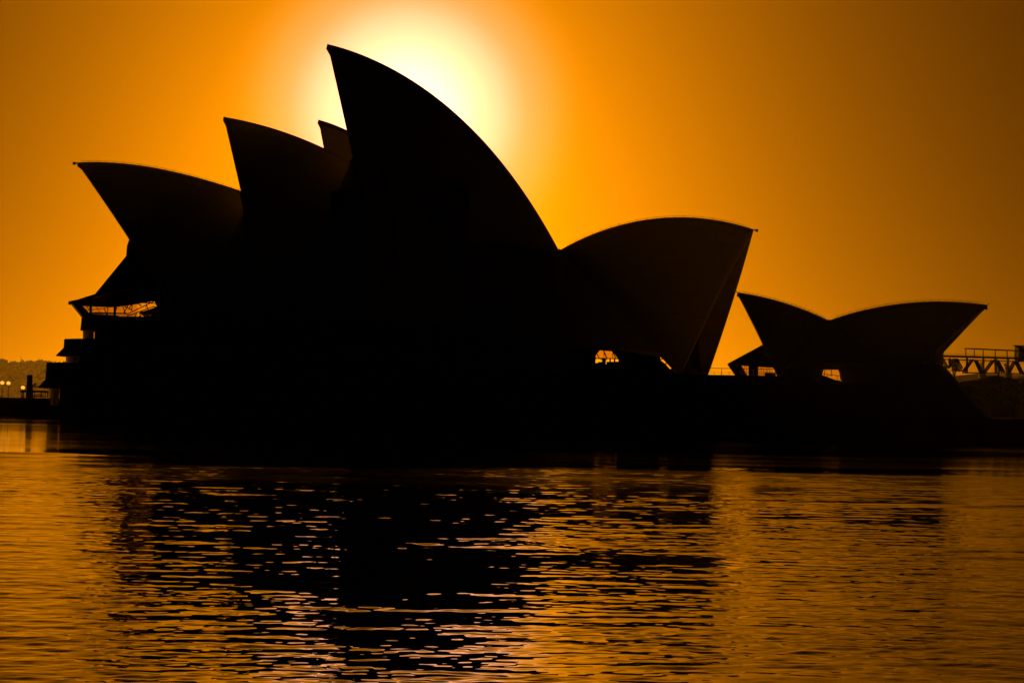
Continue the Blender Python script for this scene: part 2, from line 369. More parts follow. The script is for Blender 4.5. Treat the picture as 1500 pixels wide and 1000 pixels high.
# glass wall filling the mouths (fans of mullions just inside each mouth)
def mouth_wall(root, A, inset, zb, name='glass_wall'):
    v = []; f = []; R0 = A['ribs'][-1][0]; R1 = A['ribs'][1][0]; n = len(R0); k = 9; s = 1 if A['tip'][0] < A['foot'][0] else -1
    for i in range(n):
        for j in range(k):
            t = j / (k - 1); p = R0[i] * (1 - t) + R1[i] * t; d = inset * math.sin(math.pi * min(1, i / (n - 1)) * .9) + .5; p = p + np.array([s * d, 0, -(.9 + 3.2 * (i / n) ** 2)]); p[1] *= .96; v.append(p)
    for i in range(n - 1):
        for j in range(k - 1): f.append((i * k + j, i * k + j + 1, (i + 1) * k + j + 1, (i + 1) * k + j))
    lo = [(float(v[j][0]), float(v[j][1]), zb) for j in range(k)]; b0 = len(v); v += lo
    for j in range(k - 1): f.append((j, j + 1, b0 + j + 1, b0 + j))
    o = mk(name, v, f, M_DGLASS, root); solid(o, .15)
    mb = MB()
    for j in range(1, k - 1):
        for i in range(0, n - 2, 3): mb.bar(v[i * k + j] + np.array([-s * .15, 0, 0]), v[min(i + 3, n - 1) * k + j] + np.array([-s * .15, 0, 0]), .12, 4)
    mb.build('mullions', M_BRONZ, o)
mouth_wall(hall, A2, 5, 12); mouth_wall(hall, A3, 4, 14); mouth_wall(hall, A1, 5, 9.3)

# ---- northern foyers: curved tiers stepping up under the low shell (levels given by the photograph's heights)
W3, L3 = 21, 15
def loft(root, name, prof, W, Ln, back, material, mull=0, cap=False, thick=0, smooth=False):
    """prof: list of (nose a, half width, z); one outline per profile point, skinned together"""
    v = []; f = []; outs = []
    for (na, w_, z) in prof:
        ol = outline(na, w_, Ln * w_ / W, back); outs.append([(a, b, z(a - na) if callable(z) else z) for a, b in ol]); v += outs[-1]
    n = len(outs[0])
    for i in range(len(prof) - 1):
        for k in range(n - 1): f.append((i * n + k, i * n + k + 1, (i + 1) * n + k + 1, (i + 1) * n + k))
    if cap: f.append(tuple(range(n))[::-1]); f.append(tuple(range((len(prof) - 1) * n, len(prof) * n))); f += [(i * n, (i + 1) * n, (i + 1) * n + n - 1, i * n + n - 1) for i in range(len(prof) - 1)]
    o = mk(name, v, f, material, root, smooth)
    if thick: solid(o, thick)
    if mull:
        mb = MB()
        for k in range(1, n - 1):
            if k % mull == 0:
                for i in range(len(prof) - 1): mb.bar(outs[i][k], outs[i + 1][k], .055, 4)
        mb.build('mullions', M_BRONZ, o)
    return o
YN = 528
def zz(py, px=100): return zat(py, px, YN)
podium = empty('podium', (O1[0], O1[1], 0), -TH)
tag(podium, 'broad dark stepped stone base under all the shells, curved tiers at its left end', 'podium')
def nz(px, z, W, Ln): return nose_for(px, z, W, Ln, wd)
BK = -12
def solid_tier(name, pxt, pxb, yt, yb, W, lab=None):
    z1, z0 = zz(yt, pxt), zz(yb, pxb); a1, a0 = nz(pxt, z1, W, L3), nz(pxb, z0, W, L3)
    o = loft(podium, name, [(a0, W, z0), (a1, W, z1)], W, L3, BK, M_GRAN, cap=True)
    if lab: o['label'] = lab
    return a0, z0, a1, z1
r3 = solid_tier('terrace_tier', 119.5, 117.5, 469, 487, 19, 'topmost curved parapet under the glass canopy')
r2 = solid_tier('terrace_tier', 94, 93, 500, 514, 22, 'middle curved parapet above the upper awning')
r1 = solid_tier('terrace_tier', 68, 66, 533.3, 562, 25, 'lowest and widest curved parapet')
def awning(px_in, y_in, px_tip, y_tip, W, Wt):
    z1, zt = zz(y_in, px_in), zz(y_tip, px_tip); a1 = nz(px_in, z1, W, L3); at_ = nz(px_tip, zt, Wt, L3 * Wt / W)
    loft(podium, 'awning', [(a1 + 2.5, W - 2.3, zt - .25), (at_, Wt, zt - .12), (at_, Wt, zt), (a1, W, z1)], W, L3, BK, M_CONC, cap=True)
awning(93.5, 511.5, 82, 522.5, 22, 23.2); awning(66, 557, 55, 567.5, 25, 26.2)
def window_band(px, yt, yb, W):
    zt, zb = zz(yt, px) + .4, zz(yb, px) - .3; a = nz(px, zt, W, L3)
    o = loft(podium, 'window_band', [(a, W, zb), (a, W, zt)], W, L3, BK, M_GLASS, mull=3)
    c = loft(podium, 'core_wall', [(a + 2.2, W - .8, zb - .05), (a + 2.2, W - .8, zt + .05)], W, L3, BK, M_GRAN, cap=True)
window_band(121.5, 487, 497.5, 18.4); window_band(97, 524, 532.5, 21.3); window_band(70.5, 569, 590, 24.2)

# ---- glazed canopy of the north foyer
zrim = zz(447, 102); zfl = r3[3]
a_f = nz(120.5, zfl, 11, 12); a_r = nz(102, zrim, 13, 14)
a_k = tl(143, 436.5)[0]; z_k = tl(143, 436.5)[1]; a_n, z_n = tl(190.5, 376.5); a_t, z_t = tl(190.8, 362)
rise = lambda base: (lambda s: base + max(0, s - 4) * .22)
BC = tl(236, 450)[0]
lab_c = loft(hall, 'canopy_glass', [(a_f, 11, zfl), (a_r, 13, rise(zrim))], 13, 14, BC, M_GLASS, mull=6)
loft(hall, 'canopy_roof', [(a_r, 13, rise(zrim - .25)), (a_r, 13.05, rise(zrim + .1)), (a_k, 9, rise(z_k))], 13, 14, BC + 6, M_BRONZ, thick=.25, smooth=True)
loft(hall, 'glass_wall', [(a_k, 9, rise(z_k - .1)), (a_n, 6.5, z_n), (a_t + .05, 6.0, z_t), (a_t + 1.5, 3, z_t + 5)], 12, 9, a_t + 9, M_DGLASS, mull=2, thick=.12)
# steel struts and handrails inside the canopy
mb = MB()
def seg(x0, y0, x1, y1, b, r=.09):
    A = tl(90 + x0 / 7.69, 420 + y0 / 7.69, b); B = tl(90 + x1 / 7.69, 420 + y1 / 7.69, b); mb.bar((A[0], b, A[1]), (B[0], b, B[1]), r, 5)
for s_, b in (((690, 215, 722, 305), -6), ((690, 205, 800, 268), -6), ((800, 165, 790, 268), -6), ((735, 312, 1060, 155), -6), ((800, 170, 1075, 188), -5), ((740, 330, 1040, 222), -4),
             ((870, 335, 1100, 245), -4), ((940, 128, 925, 175), -5), ((760, 250, 810, 170), 5), ((820, 170, 905, 215), 5), ((950, 130, 1000, 180), 5), ((905, 180, 960, 140), 5),
             ((525, 230, 515, 335), -8), ((480, 240, 520, 330), -8), ((600, 300, 625, 230), 6), ((700, 300, 770, 175), 6), ((890, 300, 940, 290), -3), ((1030, 222, 1090, 232), -4),
             ((960, 210, 990, 290), 4), ((845, 300, 830, 340), -3), ((875, 290, 900, 345), -3)): seg(*s_, b)
seg(330, 292, 740, 300, -7, .11); seg(300, 262, 520, 240, 7, .06); seg(345, 305, 740, 300, 7, .08)
mb.each('canopy_strut', M_STEEL, hall)
mb = MB()
for k in range(34):
    x = 540 + k * 9; A = tl(90 + x / 7.69, 420 + 302 / 7.69, -7); mb.bar((A[0], -7, A[1]), (A[0], -7, zfl), .03, 4)
mb.build('balustrade', M_STEEL, hall)
mb = MB()
for a, b in ((a_f + 3, -6), (a_f + 3.2, 5)): mb.box(a, a + .35, b, b + .35, zfl, zrim + .8)
mb.box(a_f + 2, a_f + 5, -3, 3, zfl, zfl + .8); mb.each('foyer_counter', M_BRONZ, hall)

# ---- long inner wall on the axis of the hall: closes the foot of the shells except at the glazed gaps
def spine(root, tl_, rects, name='inner_wall', th=.5, b0=0):
    mb = MB()
    for poly in rects:
        P = [tl_(px, py, b0) for px, py in poly]; mb.prism([(a, b0 - th / 2, z) for a, z in P], (0, th, 0))
    return mb.build(name, M_CONC, root)
spine(hall, tl, [
    [(224, 434), (205, 380), (230, 330), (480, 300), (480, 600), (224, 600), (208, 465), (222, 462), (232, 453)],
    [(481, 300), (820, 440), (868, 470), (868, 600), (481, 600)],
    [(820.5, 432), (905, 430), (990, 430), (1030, 455), (1010, 512), (868.5, 512), (868.5, 471)],      # above the gaps
    [(868.5, 533.3), (975, 533.3), (981, 540.5), (984, 539.5), (979.5, 533.3), (1010, 533.3), (1031, 549), (1031, 600), (868.5, 600)],
    [(868.5, 512), (879, 512), (872.5, 520), (871.8, 533.3), (868.5, 533.3)],
    [(895.5, 512), (1010, 512), (1010, 533.3), (979.5, 533.3), (972.5, 527), (966, 521.5), (968, 528), (975, 533.3), (907, 533.3), (906, 526)],
])
# auditorium block
mb = MB(); mb.box(-49, -31, -9, 9, 9, 29); mb.box(-31, 10, -9.5, 9.5, 9, 30); mb.box(-31, -6, -9, 9, 29.9, 41); mb.build('auditorium', M_CONC, hall)
# panes, rail and bars in the glazed gap
def gap(root, tl_, b0, glassm, pane, bars, name='gap_window', r=.11):
    P = [tl_(x, y, b0) for x, y in pane]; o = MB(); o.prism([(a, b0 - .04, z) for a, z in P], (0, .08, 0)); p = o.build(name, glassm, root)
    mb = MB()
    for bb in bars:
        x0, y0, x1, y1 = bb[:4]; A = tl_(x0, y0, b0); B = tl_(x1, y1, b0); mb.bar((A[0], b0 - .2, A[1]), (B[0], b0 - .2, B[1]), bb[4] if len(bb) > 4 else r, 4)
    mb.each('glazing_bar', M_BRONZ, p); return p
gap(hall, tl, -.5, M_GLASS, [(868, 510), (912, 510), (912, 523.5), (868, 523.5)],
    [(884.3, 513, 889, 524, .12), (885.5, 512, 885, 524, .07), (896, 512, 902, 524, .10), (897.5, 517, 898, 524, .05), (875, 518.5, 878, 524, .1), (873, 524.8, 908, 525, .16), (889, 530.5, 909, 530, .1),
     (880, 526.5, 890, 526.8, .1), (881, 530.8, 886, 534, .28)])
mb = MB()
for x0, x1, y0, y1 in ((882.3, 887.2, 525, 533), (888.8, 908, 529.6, 534), (893, 894.4, 525, 534), (899.5, 901, 525, 534), (872, 887, 531.5, 534), (876, 881, 530, 534)):
    a0, z1 = tl(x0, y0, -1); a1, z0 = tl(x1, y1, -1); mb.box(a0, a1, -1.2, -.8, z0, z1)
for x0, y0, x1, y1 in ((964, 527, 976, 524.5), (970, 534.5, 984, 529)):
    A = tl(x0, y0, -1.2); B = tl(x1, y1, -1.2); mb.bar((A[0], -1.2, A[1]), (B[0], -1.2, B[1]), .13, 4)
mb.each('foyer_furniture', M_BRONZ, hall)

# ---- stone mass of the podium (local frame of the hall)
def loc(X, Y): d = np.array([X - O1[0], Y - O1[1], 0]); return (float(d @ U), float(d @ V))
ZP = 9.3; ATOP = tl(1377, 535, -44)[0] - .02; AR = 59.4
PB = -45.5
mb = MB(); mb.prism([(-60, PB, 3), (AR, PB, 3), (AR, 6, 3), (44, 60, 3), (44, 118, 3), (-60, 118, 3)], (0, 0, ZP - 3)); mb.build('terrace', M_GRAN, podium)
mb = MB(); mb.prism([(AR + .02, PB + .02, 3), (ATOP, PB + .02, 3), (ATOP - 4.5, 5, 3), (AR + .02, 5.5, 3)], (0, 0, 8.55 - 3)); mb.build('terrace', M_GRAN, podium)
mb = MB(); mb.prism([(-60.3, PB - .35, ZP + .003), (AR, PB - .35, ZP + .003), (AR, PB + .35, ZP + .003), (-60.3, PB + .35, ZP + .003)], (0, 0, .16)); mb.build('parapet_coping', M_GRAN, podium)
mb = MB(); k = 0                                    # broad monumental stairs down to the forecourt
a_top, z_top = tl(1377, 535, -44); a_bot, z_bot = tl(1446, 603, -44)
ns_ = 26
for i in range(ns_):
    x0 = a_top + (a_bot - a_top) * i / ns_; zt_ = z_top + (3.5 - z_top) * (i + .0) / ns_; mb.box(x0, x0 + (a_bot - a_top) / ns_ + (.0 if i == ns_ - 1 else 0), PB - .6, -38, 3, zt_)
mb.build('stairs', M_GRAN, podium)
mb = MB(); mb.box(a_top - 6, a_top - .003, PB - .55, -38, 3, z_top + .002); mb.build('stair_landing', M_GRAN, podium)
for k in range(28):                                 # narrow windows along the west face
    mb = MB(); mb.box(-52 + k * 3.3, -52 + k * 3.3 + 1.7, PB - .03, PB + .1, 5.2, 6.6); mb.build('window', M_DGLASS, podium)

# railing on the terrace edge
rail = empty('terrace_railing', tuple(wd(40.4, PB, ZP + .163)), -TH)
tag(rail, 'thin metal railing along the terrace edge between the large hall and the small pavilion', 'railing')
mb = MB(); mb.bar((0, 0, 1.02), (19, 0, 1.02), .05); mb.build('handrail', M_STEEL, rail)
mb = MB(); mb.bar((0, 0, .55), (19, 0, .55), .022); mb.bar((0, 0, .28), (19, 0, .28), .022); mb.each('lower_rail', M_STEEL, rail)
for k in range(8):
    mb = MB(); mb.bar((k * 2.38 + .1, 0, 0), (k * 2.38 + .1, 0, 1.0), .045); mb.bar((k * 2.38 + .1, 0, .0), (k * 2.38 + .1, 0, .04), .12, 8); mb.build('post', M_STEEL, rail)
for k in range(7):
    mb = MB(); mb.bar((k * 2.38 + 1.29, 0, 0), (k * 2.38 + 1.29, 0, .55), .03); mb.build('short_post', M_STEEL, rail)

# ---- second hall behind: the same family of shells, smaller, on its own axis
hall2 = copy_tree(hall)
hall2.name = 'opera_theatre'
kx, kz = .76, .83
tipw = at(466.3, 175.3, 566); tipl = A2['tip']
hall2.scale = (kx, kz, kz)
lw = tipw - (kx * tipl[0]) * U
hall2.location = (lw[0], lw[1], tipw[2] - kz * tipl[1])
tag(hall2, 'smaller hall behind the largest one, only a shell tip showing left of the tallest peak', 'theatre')
for c in hall2.children:
    if 'label' in c: c['label'] = c['label'].replace('roof shell', 'roof shell of the rear hall')

# ---- restaurant pavilion
O2 = (54, 450); tl2, wd2 = frame(O2)
rest = empty('restaurant_pavilion', (O2[0], O2[1], 0), -TH)
tag(rest, 'small pavilion of two outward pointing shells, standing alone on the right', 'restaurant')
pR1 = [(1080, 428.5), (1100, 430.6), (1124, 436), (1148, 443), (1172, 451.4), (1192, 459.6), (1214.4, 468.8)]
pR2 = [(1446.5, 446.4), (1426, 444), (1400, 442), (1368, 441.4), (1340, 442.4), (1310, 445.4), (1284, 450), (1260, 455.6), (1214.4, 468.8)]
R1 = shell(rest, tl2, pR1, (-10.7, 7.5, 9.35), thick=.6, label='left shell pointing towards the large hall', wire=True)
R2 = shell(rest, tl2, pR2, (8.9, 7.5, 8.7), thick=.6, label='longer right shell pointing away from the hall', wire=True)
infill(rest, {s: R1['ribs'][s][1] for s in (-1, 1)}, {s: R2['ribs'][s][1] for s in (-1, 1)}, u0=.22, thick=.4)
for A, s in ((R1, -1), (R2, 1)):
    b = MB(); x, z = A['tip']; b.bar((x - s * .1, 0, z - .15), (x + s * .25, 0, z + .25), .07); b.box(x - s * .15 - .15, x - s * .15 + .15, -.2, .2, z - .75, z - .3); b.build('tip_lamp', M_STEEL, rest)
# inner wall, leaving the glazed parts open
spine(rest, tl2, [[(1125, 506), (1122, 490), (1150, 470), (1214, 490), (1320, 470), (1395, 480), (1376.6, 520), (1376.6, 600), (1233, 600), (1233, 541.5), (1138, 541.5), (1134, 538)],
                  [(1138.5, 541.5), (1206.5, 541.5), (1203.5, 549), (1205, 600), (1138.5, 600)],
                  [(1228, 541.5), (1232.8, 541.5), (1232.8, 557), (1231, 555), (1230, 547)]])
# glass wing under the left shell
a0, z0 = tl2(1123.5, 504.5); a1, z1 = tl2(1076, 534); a2, z2 = tl2(1087, 551.5)
def fold(root, name, prof, material, mull, thick):
    v = []; f = []; n = 9
    for (a, wl, z) in prof:
        for k in range(n): t = -1 + 2 * k / (n - 1); v.append((a + abs(t) ** 2 * 1.6 * 0, wl * t, z))
    for i in range(len(prof) - 1):
        for k in range(n - 1): f.append((i * n + k, i * n + k + 1, (i + 1) * n + k + 1, (i + 1) * n + k))
    for s in (0, n - 1):
        pass
    o = mk(name, v, f, material, root); solid(o, thick)
    if mull:
        mb = MB()
        for k in range(n):
            for i in range(len(prof) - 1): mb.bar(v[i * n + k], v[(i + 1) * n + k], .06, 4)
        mb.each('mullion', M_BRONZ, o)
    return o
fold(rest, 'glass_roof', [(a0 + .3, 2.5, z0 + .2), (a1, 6.5, z1)], M_DGLASS, True, .12)
fold(rest, 'glass_front', [(a1 + .02, 6.5, z1 - .1), (a2, 6.0, z2)], M_CLEAR, True, .06)
# sides of the wing: dark triangle above, clear band below
ab, zb_ = tl2(1142, 539.5)
for s in (-1, 1):
    mb = MB(); mb.prism([(a1 + .1, s * 6.45, z1 - .05), (ab, s * 7.2, zb_ + .05), (ab, s * 6.5, z0 - 3), (a0 + .3, s * 2.6, z0)], (0, -s * .12, 0)); mb.build('glass_side', M_DGLASS, rest)
    mb = MB(); mb.prism([(a1 + .1, s * 6.45, z1 - .1), (ab, s * 7.2, zb_), (ab, s * 7.2, ZP), (a2, s * 6, ZP)], (0, -s * .05, 0)); o = mb.build('side_window', M_CLEAR, rest)
    mb = MB()
    for k in range(1, 8):
        t = k / 8; aa = a1 + (ab - a1) * t; mb.bar((aa, s * (6.5 + .75 * t), ZP), (aa, s * (6.5 + .75 * t), z1 + (zb_ - z1) * t), .035, 4)
    mb.each('mullion', M_BRONZ, o)
mb = MB()
for x0, x1 in ((1098, 1101.5), (1102.5, 1104), (1106, 1109.5)):
    p, _ = tl2(x0, 540); q, _ = tl2(x1, 540); mb.box(p, q, -1, 1, ZP, z1 + .6)
mb.box(*[tl2(x, 540)[0] for x in (1123, 1134)], -2, 2, ZP, ZP + .75); mb.each('interior_column', M_BRONZ, rest)
gap(rest, tl2, -.4, M_CLEAR, [(1202, 540), (1234, 540), (1234, 560), (1202, 560)],
    [(1208.3, 542, 1207.8, 550, .07), (1218.2, 542, 1218, 552, .07), (1204, 547.2, 1226, 550, .07), (1226, 549.8, 1233, 552.5, .06), (1212.5, 548, 1212, 556, .06), (1226.5, 550, 1226.5, 558, .05)])
# glass wall closing the right shell's mouth, straight down to the landing
ar, zr = tl2(1376, 520); 
mb = MB(); mb.box(ar - 1.2, ar - .02, -7, 7, 8.5, zr + 1.0); mb.build('end_wall', M_CONC, rest)
# sloping stair parapet seen through the middle gap
mb = MB(); P = [tl2(1203, 548.5, -3), tl2(1234, 560, -3), tl2(1234, 600, -3), tl2(1203, 600, -3)]; mb.prism([(a, -3.2, z) for a, z in P], (0, .4, 0)); mb.build('stair_parapet', M_GRAN, rest)

# ------------------------------------------------------------------ north end of the broadwalk: lamps, shelter, pylon, palm
def lamp(px, yg, ybase, Y, h=None):
    p = at(px, ybase, Y); g = at(px, yg, Y); H = g[2] - ZB
    r = empty('street_lamp', (g[0], Y, ZB))
    mb = MB(); mb.bar((0, 0, 0), (0, 0, .5), .13, 8); mb.bar((0, 0, .5), (0, 0, H - .38), .07, 8, .05); mb.build('post', M_STEEL, r)
    mb = MB(); mb.bar((0, 0, H - .52), (0, 0, H - .30), .10, 8, .17); mb.build('collar', M_STEEL, r)
    mb = MB(); mb.ball((0, 0, H), .42, 10, .9); mb.build('globe', M_GLOBE, r, True)
    return r
G = 'globe lamps on the broadwalk'
tag(lamp(3.3, 560.5, 583, 573), 'globe lamp on a slim post, leftmost of the three, at the picture edge', 'street lamp', G)
tag(lamp(12.4, 561, 583, 573), 'globe lamp on a slim post, standing just right of the leftmost one', 'street lamp', G)
tag(lamp(33.6, 567.5, 588, 575), 'lower globe lamp beside the tall slab and the flat roofed shelter', 'street lamp', G)
# tall slab
p = at(42.5, 588, 556); r = empty('sign_pylon', (p[0], 556, ZB)); tag(r, 'tall plain dark slab standing through the shelter at the left', 'pylon')
zt_ = at(43, 549, 556)[2] - ZB
mb = MB(); mb.add([(-.58, -.25, .1), (.48, -.25, .1), (.48, .25, .1), (-.58, .25, .1), (-.44, -.25, zt_), (.52, -.25, zt_), (.52, .25, zt_), (-.44, .25, zt_)],
    [(0, 3, 2, 1), (4, 5, 6, 7), (0, 1, 5, 4), (1, 2, 6, 5), (2, 3, 7, 6), (3, 0, 4, 7)]); mb.build('slab', M_STEEL, r)
mb = MB(); mb.box(-.8, .75, -.5, .5, 0, .12); mb.build('base', M_CONC, r)
# shelter
YS = 560; p0 = at(32, 571.5, YS); p1 = at(69.5, 571, YS)
r = empty('shelter', (p0[0], YS, ZB)); tag(r, 'low flat roofed open shelter on thin posts beside the curved tiers', 'shelter')
Wd = p1[0] - p0[0]; Hh = p0[2] - ZB
mb = MB(); mb.box(-.1, Wd + .1, -1.5, 1.5, Hh - .36, Hh); mb.build('flat_roof', M_STEEL, r)
for x in (.15, 1.9, 2.25, Wd - 1.05, Wd - .2):
    for y in (-1.3, 1.3):
        mb = MB(); mb.bar((x, y, 0), (x, y, Hh - .362), .08, 6); mb.build('post', M_STEEL, r)
mb = MB(); mb.bar((2, -1.3, .55), (Wd, -1.3, .55), .06); mb.bar((2, -1.3, .28), (Wd, -1.3, .28), .03); mb.each('rail', M_STEEL, r)
mb = MB(); mb.box(2.3, Wd - 1.2, 1.18, 1.24, .35, Hh - .6); mb.build('screen', M_GLASS, r)
# small palm behind the slab
p = at(47.3, 588, 566); r = empty('palm', (p[0], 566, ZB)); tag(r, 'small palm just right of the tall dark slab', 'palm')
hp = at(47, 563.5, 566)[2] - ZB
mb = MB(); mb.bar((0, 0, 0), (.05, 0, hp), .13, 8, .09); mb.build('trunk', M_BARK, r)
mb = MB()
for k in range(20):
    an = k * 2.4; ln = .65 + random.random() * .35; up = random.uniform(-.2, .9); P = [Vector((.05, 0, hp))]
    for s in range(1, 5):
        t = s / 4; P.append(Vector((.05 + math.cos(an) * ln * t, math.sin(an) * ln * t, hp + up * t - .9 * t * t * .7)))
    for a, b in zip(P[:-1], P[1:]):
        sd_ = Vector((-math.sin(an), math.cos(an), 0)) * .09; mb.add([a - sd_, a + sd_, b + sd_ * .7, b - sd_ * .7], [(0, 1, 2, 3)])
        mb.add([a + Vector((0, 0, .05)), b + Vector((0, 0, .04)), b - Vector((0, 0, .12)), a - Vector((0, 0, .12))], [(0, 1, 2, 3)])
mb.build('crown', M_LEAF, r)
# low planters / kerb between shelter and tiers
mb = MB()
q0 = at(33, 586.5, 552)
r = mb
mb.box(q0[0], q0[0] + 6, 552, 553, ZB + .003, q0[2] - .1); o = mb.build('low_wall', M_GRAN); tag(o, 'low stone wall in front of the open shelter', 'wall')

# ------------------------------------------------------------------ far shores
def terrain(name, Y, prof, depth=700, zb=-2):
    """ridge profile in metres (X, z), rounded into a hill of real depth"""
    v = []; f = []; nd_ = 9; n = len(prof)
    for j in range(nd_):
        t = j / (nd_ - 1); s = math.sin(math.pi * t) ** .6 if 0 < t < 1 else 0
        for i, (x, z) in enumerate(prof): v.append((x + (t - .5) * 60, Y + (t - .35) * depth, zb + (z - zb) * (s if j != 4 else 1) * (1 if j == 4 else .93) + (random.random() - .5) * 1.2 * (0 < t < 1)))
    for j in range(nd_ - 1):
        for i in range(n - 1): f.append((j * n + i, j * n + i + 1, (j + 1) * n + i + 1, (j + 1) * n + i))
    o = mk(name, v, f, M_HILL, None, False); o['kind'] = 'structure'; return o
YH = 9000
def hz(px, py, Y=YH): p = at(px, py, Y); return (p[0], p[2])
left = [hz(x, y) for x, y in ((-260, 540), (-160, 533), (-80, 536), (-20, 534), (20, 536), (60, 535), (90, 537), (140, 541), (220, 548), (320, 560), (420, 583))]
terrain('far_headland', YH, [(-620, -2)] + left)
rt = [hz(x, y, 3000) for x, y in ((1290, 606), (1340, 575), (1380, 556), (1400, 551), (1440, 547), (1500, 549), (1560, 545), (1640, 548), (1750, 560))]
terrain('far_hillside', 3000, rt + [(rt[-1][0] + 200, -2)], depth=260)

def leafcloud(c, rad, n, size, sz=.8, shape=None):
    v = []; f = []
    for i in range(n):
        while True:
            d = np.array([random.uniform(-1, 1) for _ in range(3)])
            l_ = np.linalg.norm(d)
            if .2 < l_ < 1: break
        if shape: d = shape(d)
        p = np.array(c) + d * np.array([rad, rad, rad * sz]); a = np.array([random.gauss(0, 1) for _ in range(3)]); a /= np.linalg.norm(a)
        b = np.cross(a, [random.gauss(0, 1) for _ in range(3)]); b /= np.linalg.norm(b); s = size * random.uniform(.6, 1.4)
        k = len(v); v += [p - a * s - b * s * .6, p + a * s - b * s * .6, p + a * s + b * s * .6, p - a * s + b * s * .6]; f.append((k, k + 1, k + 2, k + 3))
    return v, f
def tree(name, px, ytop, Y, wpx, hpx, label, group, conical=False, zg=None, cat='tree', leafm=None, nl=700):
    top = at(px, ytop, Y); s = Y / FP; H = hpx * s; W_ = wpx * s / 2; zb = top[2] - H if zg is None else zg
    r = empty(name, (top[0], Y, zb)); tag(r, label, cat, group); Ht = top[2] - zb
    mb = MB(); mb.bar((0, 0, 0), (0, 0, Ht * (.96 if conical else .6)), max(.25, Ht * .022), 7, .08)
    if not conical:
        for k in range(5):
            an = k * 1.3 + random.random(); mb.bar((0, 0, Ht * .35), (W_ * .55 * math.cos(an), W_ * .55 * math.sin(an), Ht * .75), Ht * .012, 5, .05)
    mb.build('trunk', M_BARK, r)
    mb = MB()
    if conical:
        tiers = 11
        for k in range(tiers):
            t = k / (tiers - 1); z = Ht * (.12 + .86 * t); rad = W_ * (1.05 - t) * (1 if k % 2 else .82)
            v, f = leafcloud((0, 0, z), max(rad, .3), nl // tiers, Ht * .018, .18); mb.add(v, f)
    else:
        for k in range(8):
            an = k * 2.4; rr = W_ * (.5 if k else 0) * random.uniform(.7, 1.15); c = (rr * math.cos(an), rr * math.sin(an), Ht * (.66 + .09 * math.sin(k * 2.1)) + (Ht * .1 if k == 0 else 0))
            cr_ = min(W_ * random.uniform(.42, .6), Ht * .3)
            v, f = leafcloud(c, cr_, nl // 8, cr_ * .13, .75); mb.add(v, f)
    mb.build('crown', leafm or M_LEAF, r)
    return r
GP = 'trees on the skyline of the far headland'
tree('norfolk_pine', 31, 522, YH, 7, 16, 'slim pointed pine on the far headland, taller and left of the other pine', GP, True, leafm=M_LEAF2)
tree('norfolk_pine', 57.3, 524, YH, 9, 15, 'broader pointed pine on the far headland, right of the slim one', GP, True, leafm=M_LEAF2)
for px, yt, wp, lb in ((5, 524.5, 20, 'rounded tree on the headland skyline at the left picture edge, the tallest rounded one'), (21, 528.6, 17, 'rounded tree on the headland skyline directly left of the slim pine'),
                       (37.5, 529, 15, 'rounded tree on the headland skyline directly right of the slim pine'), (47, 528, 12, 'small rounded tree directly left of the broader pine on the headland'),
                       (69, 527.5, 14, 'rounded tree on the headland skyline beside the curved stone tier')):
    tree('headland_tree', px, yt, YH, wp, 12, lb, GP)
# woodland canopy covering the far slopes
mb = MB()
for k in range(430):
    px = random.uniform(-120, 130); Y = YH + random.uniform(-260, 60); t = (Y - (YH - 245)) / 350
    yr = np.interp(px, [-160, -80, -20, 20, 60, 90, 140], [533, 536, 534, 536, 535, 537, 541]); rz_ = at(px, yr, YH)[2]
    zg = max(0, rz_ * min(1, math.sin(math.pi * max(.02, min(.5, t + .0))) ** .6)) * .95; R_ = random.uniform(11, 22)
    v, f = leafcloud((gx(px, Y), Y, zg + R_ * .3), R_, 60, 4.0, .7); mb.add(v, f)
o = mb.build('headland_woodland', M_LEAF); o['kind'] = 'stuff'; tag(o, 'hazy woodland covering the far headland behind the lamps', 'woodland')

# ------------------------------------------------------------------ steel truss footbridge and garden trees at the right
YT = 700
def tp(px, py, dy=0.): p = at(px, py, YT); return np.array([p[0], YT + dy, p[2]])
br = empty('truss_bridge', tuple(tp(1377, 600))); br.location[2] = 0
tag(br, 'dark steel lattice truss bridge with a framed walkway on top, at the right edge', 'bridge')
bo = np.array(br.location)
def T(px, py, dy=0.): return tuple(tp(px, py, dy) - bo)
for dy in (0, 3.0):
    mb = MB(); a, b = T(1300, 519, dy), T(1620, 528.2, dy); mb.bar(a, b, .30, 4); a, b = T(1300, 523.5, dy), T(1620, 532.8, dy); mb.bar(a, b, .13, 4); mb.build('top_chord', M_STEEL, br)
    mb = MB(); a, b = T(1300, 540, dy), T(1412, 543, dy)
    mb.bar(T(1412, 545.5, dy), T(1620, 549.5, dy), .20, 4); mb.bar(a, b, .1, 4); mb.build('bottom_chord', M_STEEL, br)
Dg_ = [(1366, 538, 1358, 524), (1366, 538, 1381, 524.5), (1381.5, 524.5, 1389.5, 539), (1389.5, 539, 1401, 525), (1402, 525, 1410, 539), (1413, 544, 1426, 526), (1430.5, 527, 1439, 545.5), (1443, 545.5, 1456.5, 527),
       (1461, 527, 1471.5, 545), (1478, 546.5, 1488, 529), (1490, 529, 1498.5, 547), (1503, 547, 1514, 529), (1518, 529, 1528, 548)]
for i, (x0, y0, x1, y1) in enumerate(Dg_):
    for dy in (0, 3.0):
        mb = MB(); mb.bar(T(x0, y0, dy), T(x1, y1, dy), .34 if x0 > 1412 else .24, 4); mb.build('diagonal', M_STEEL, br)
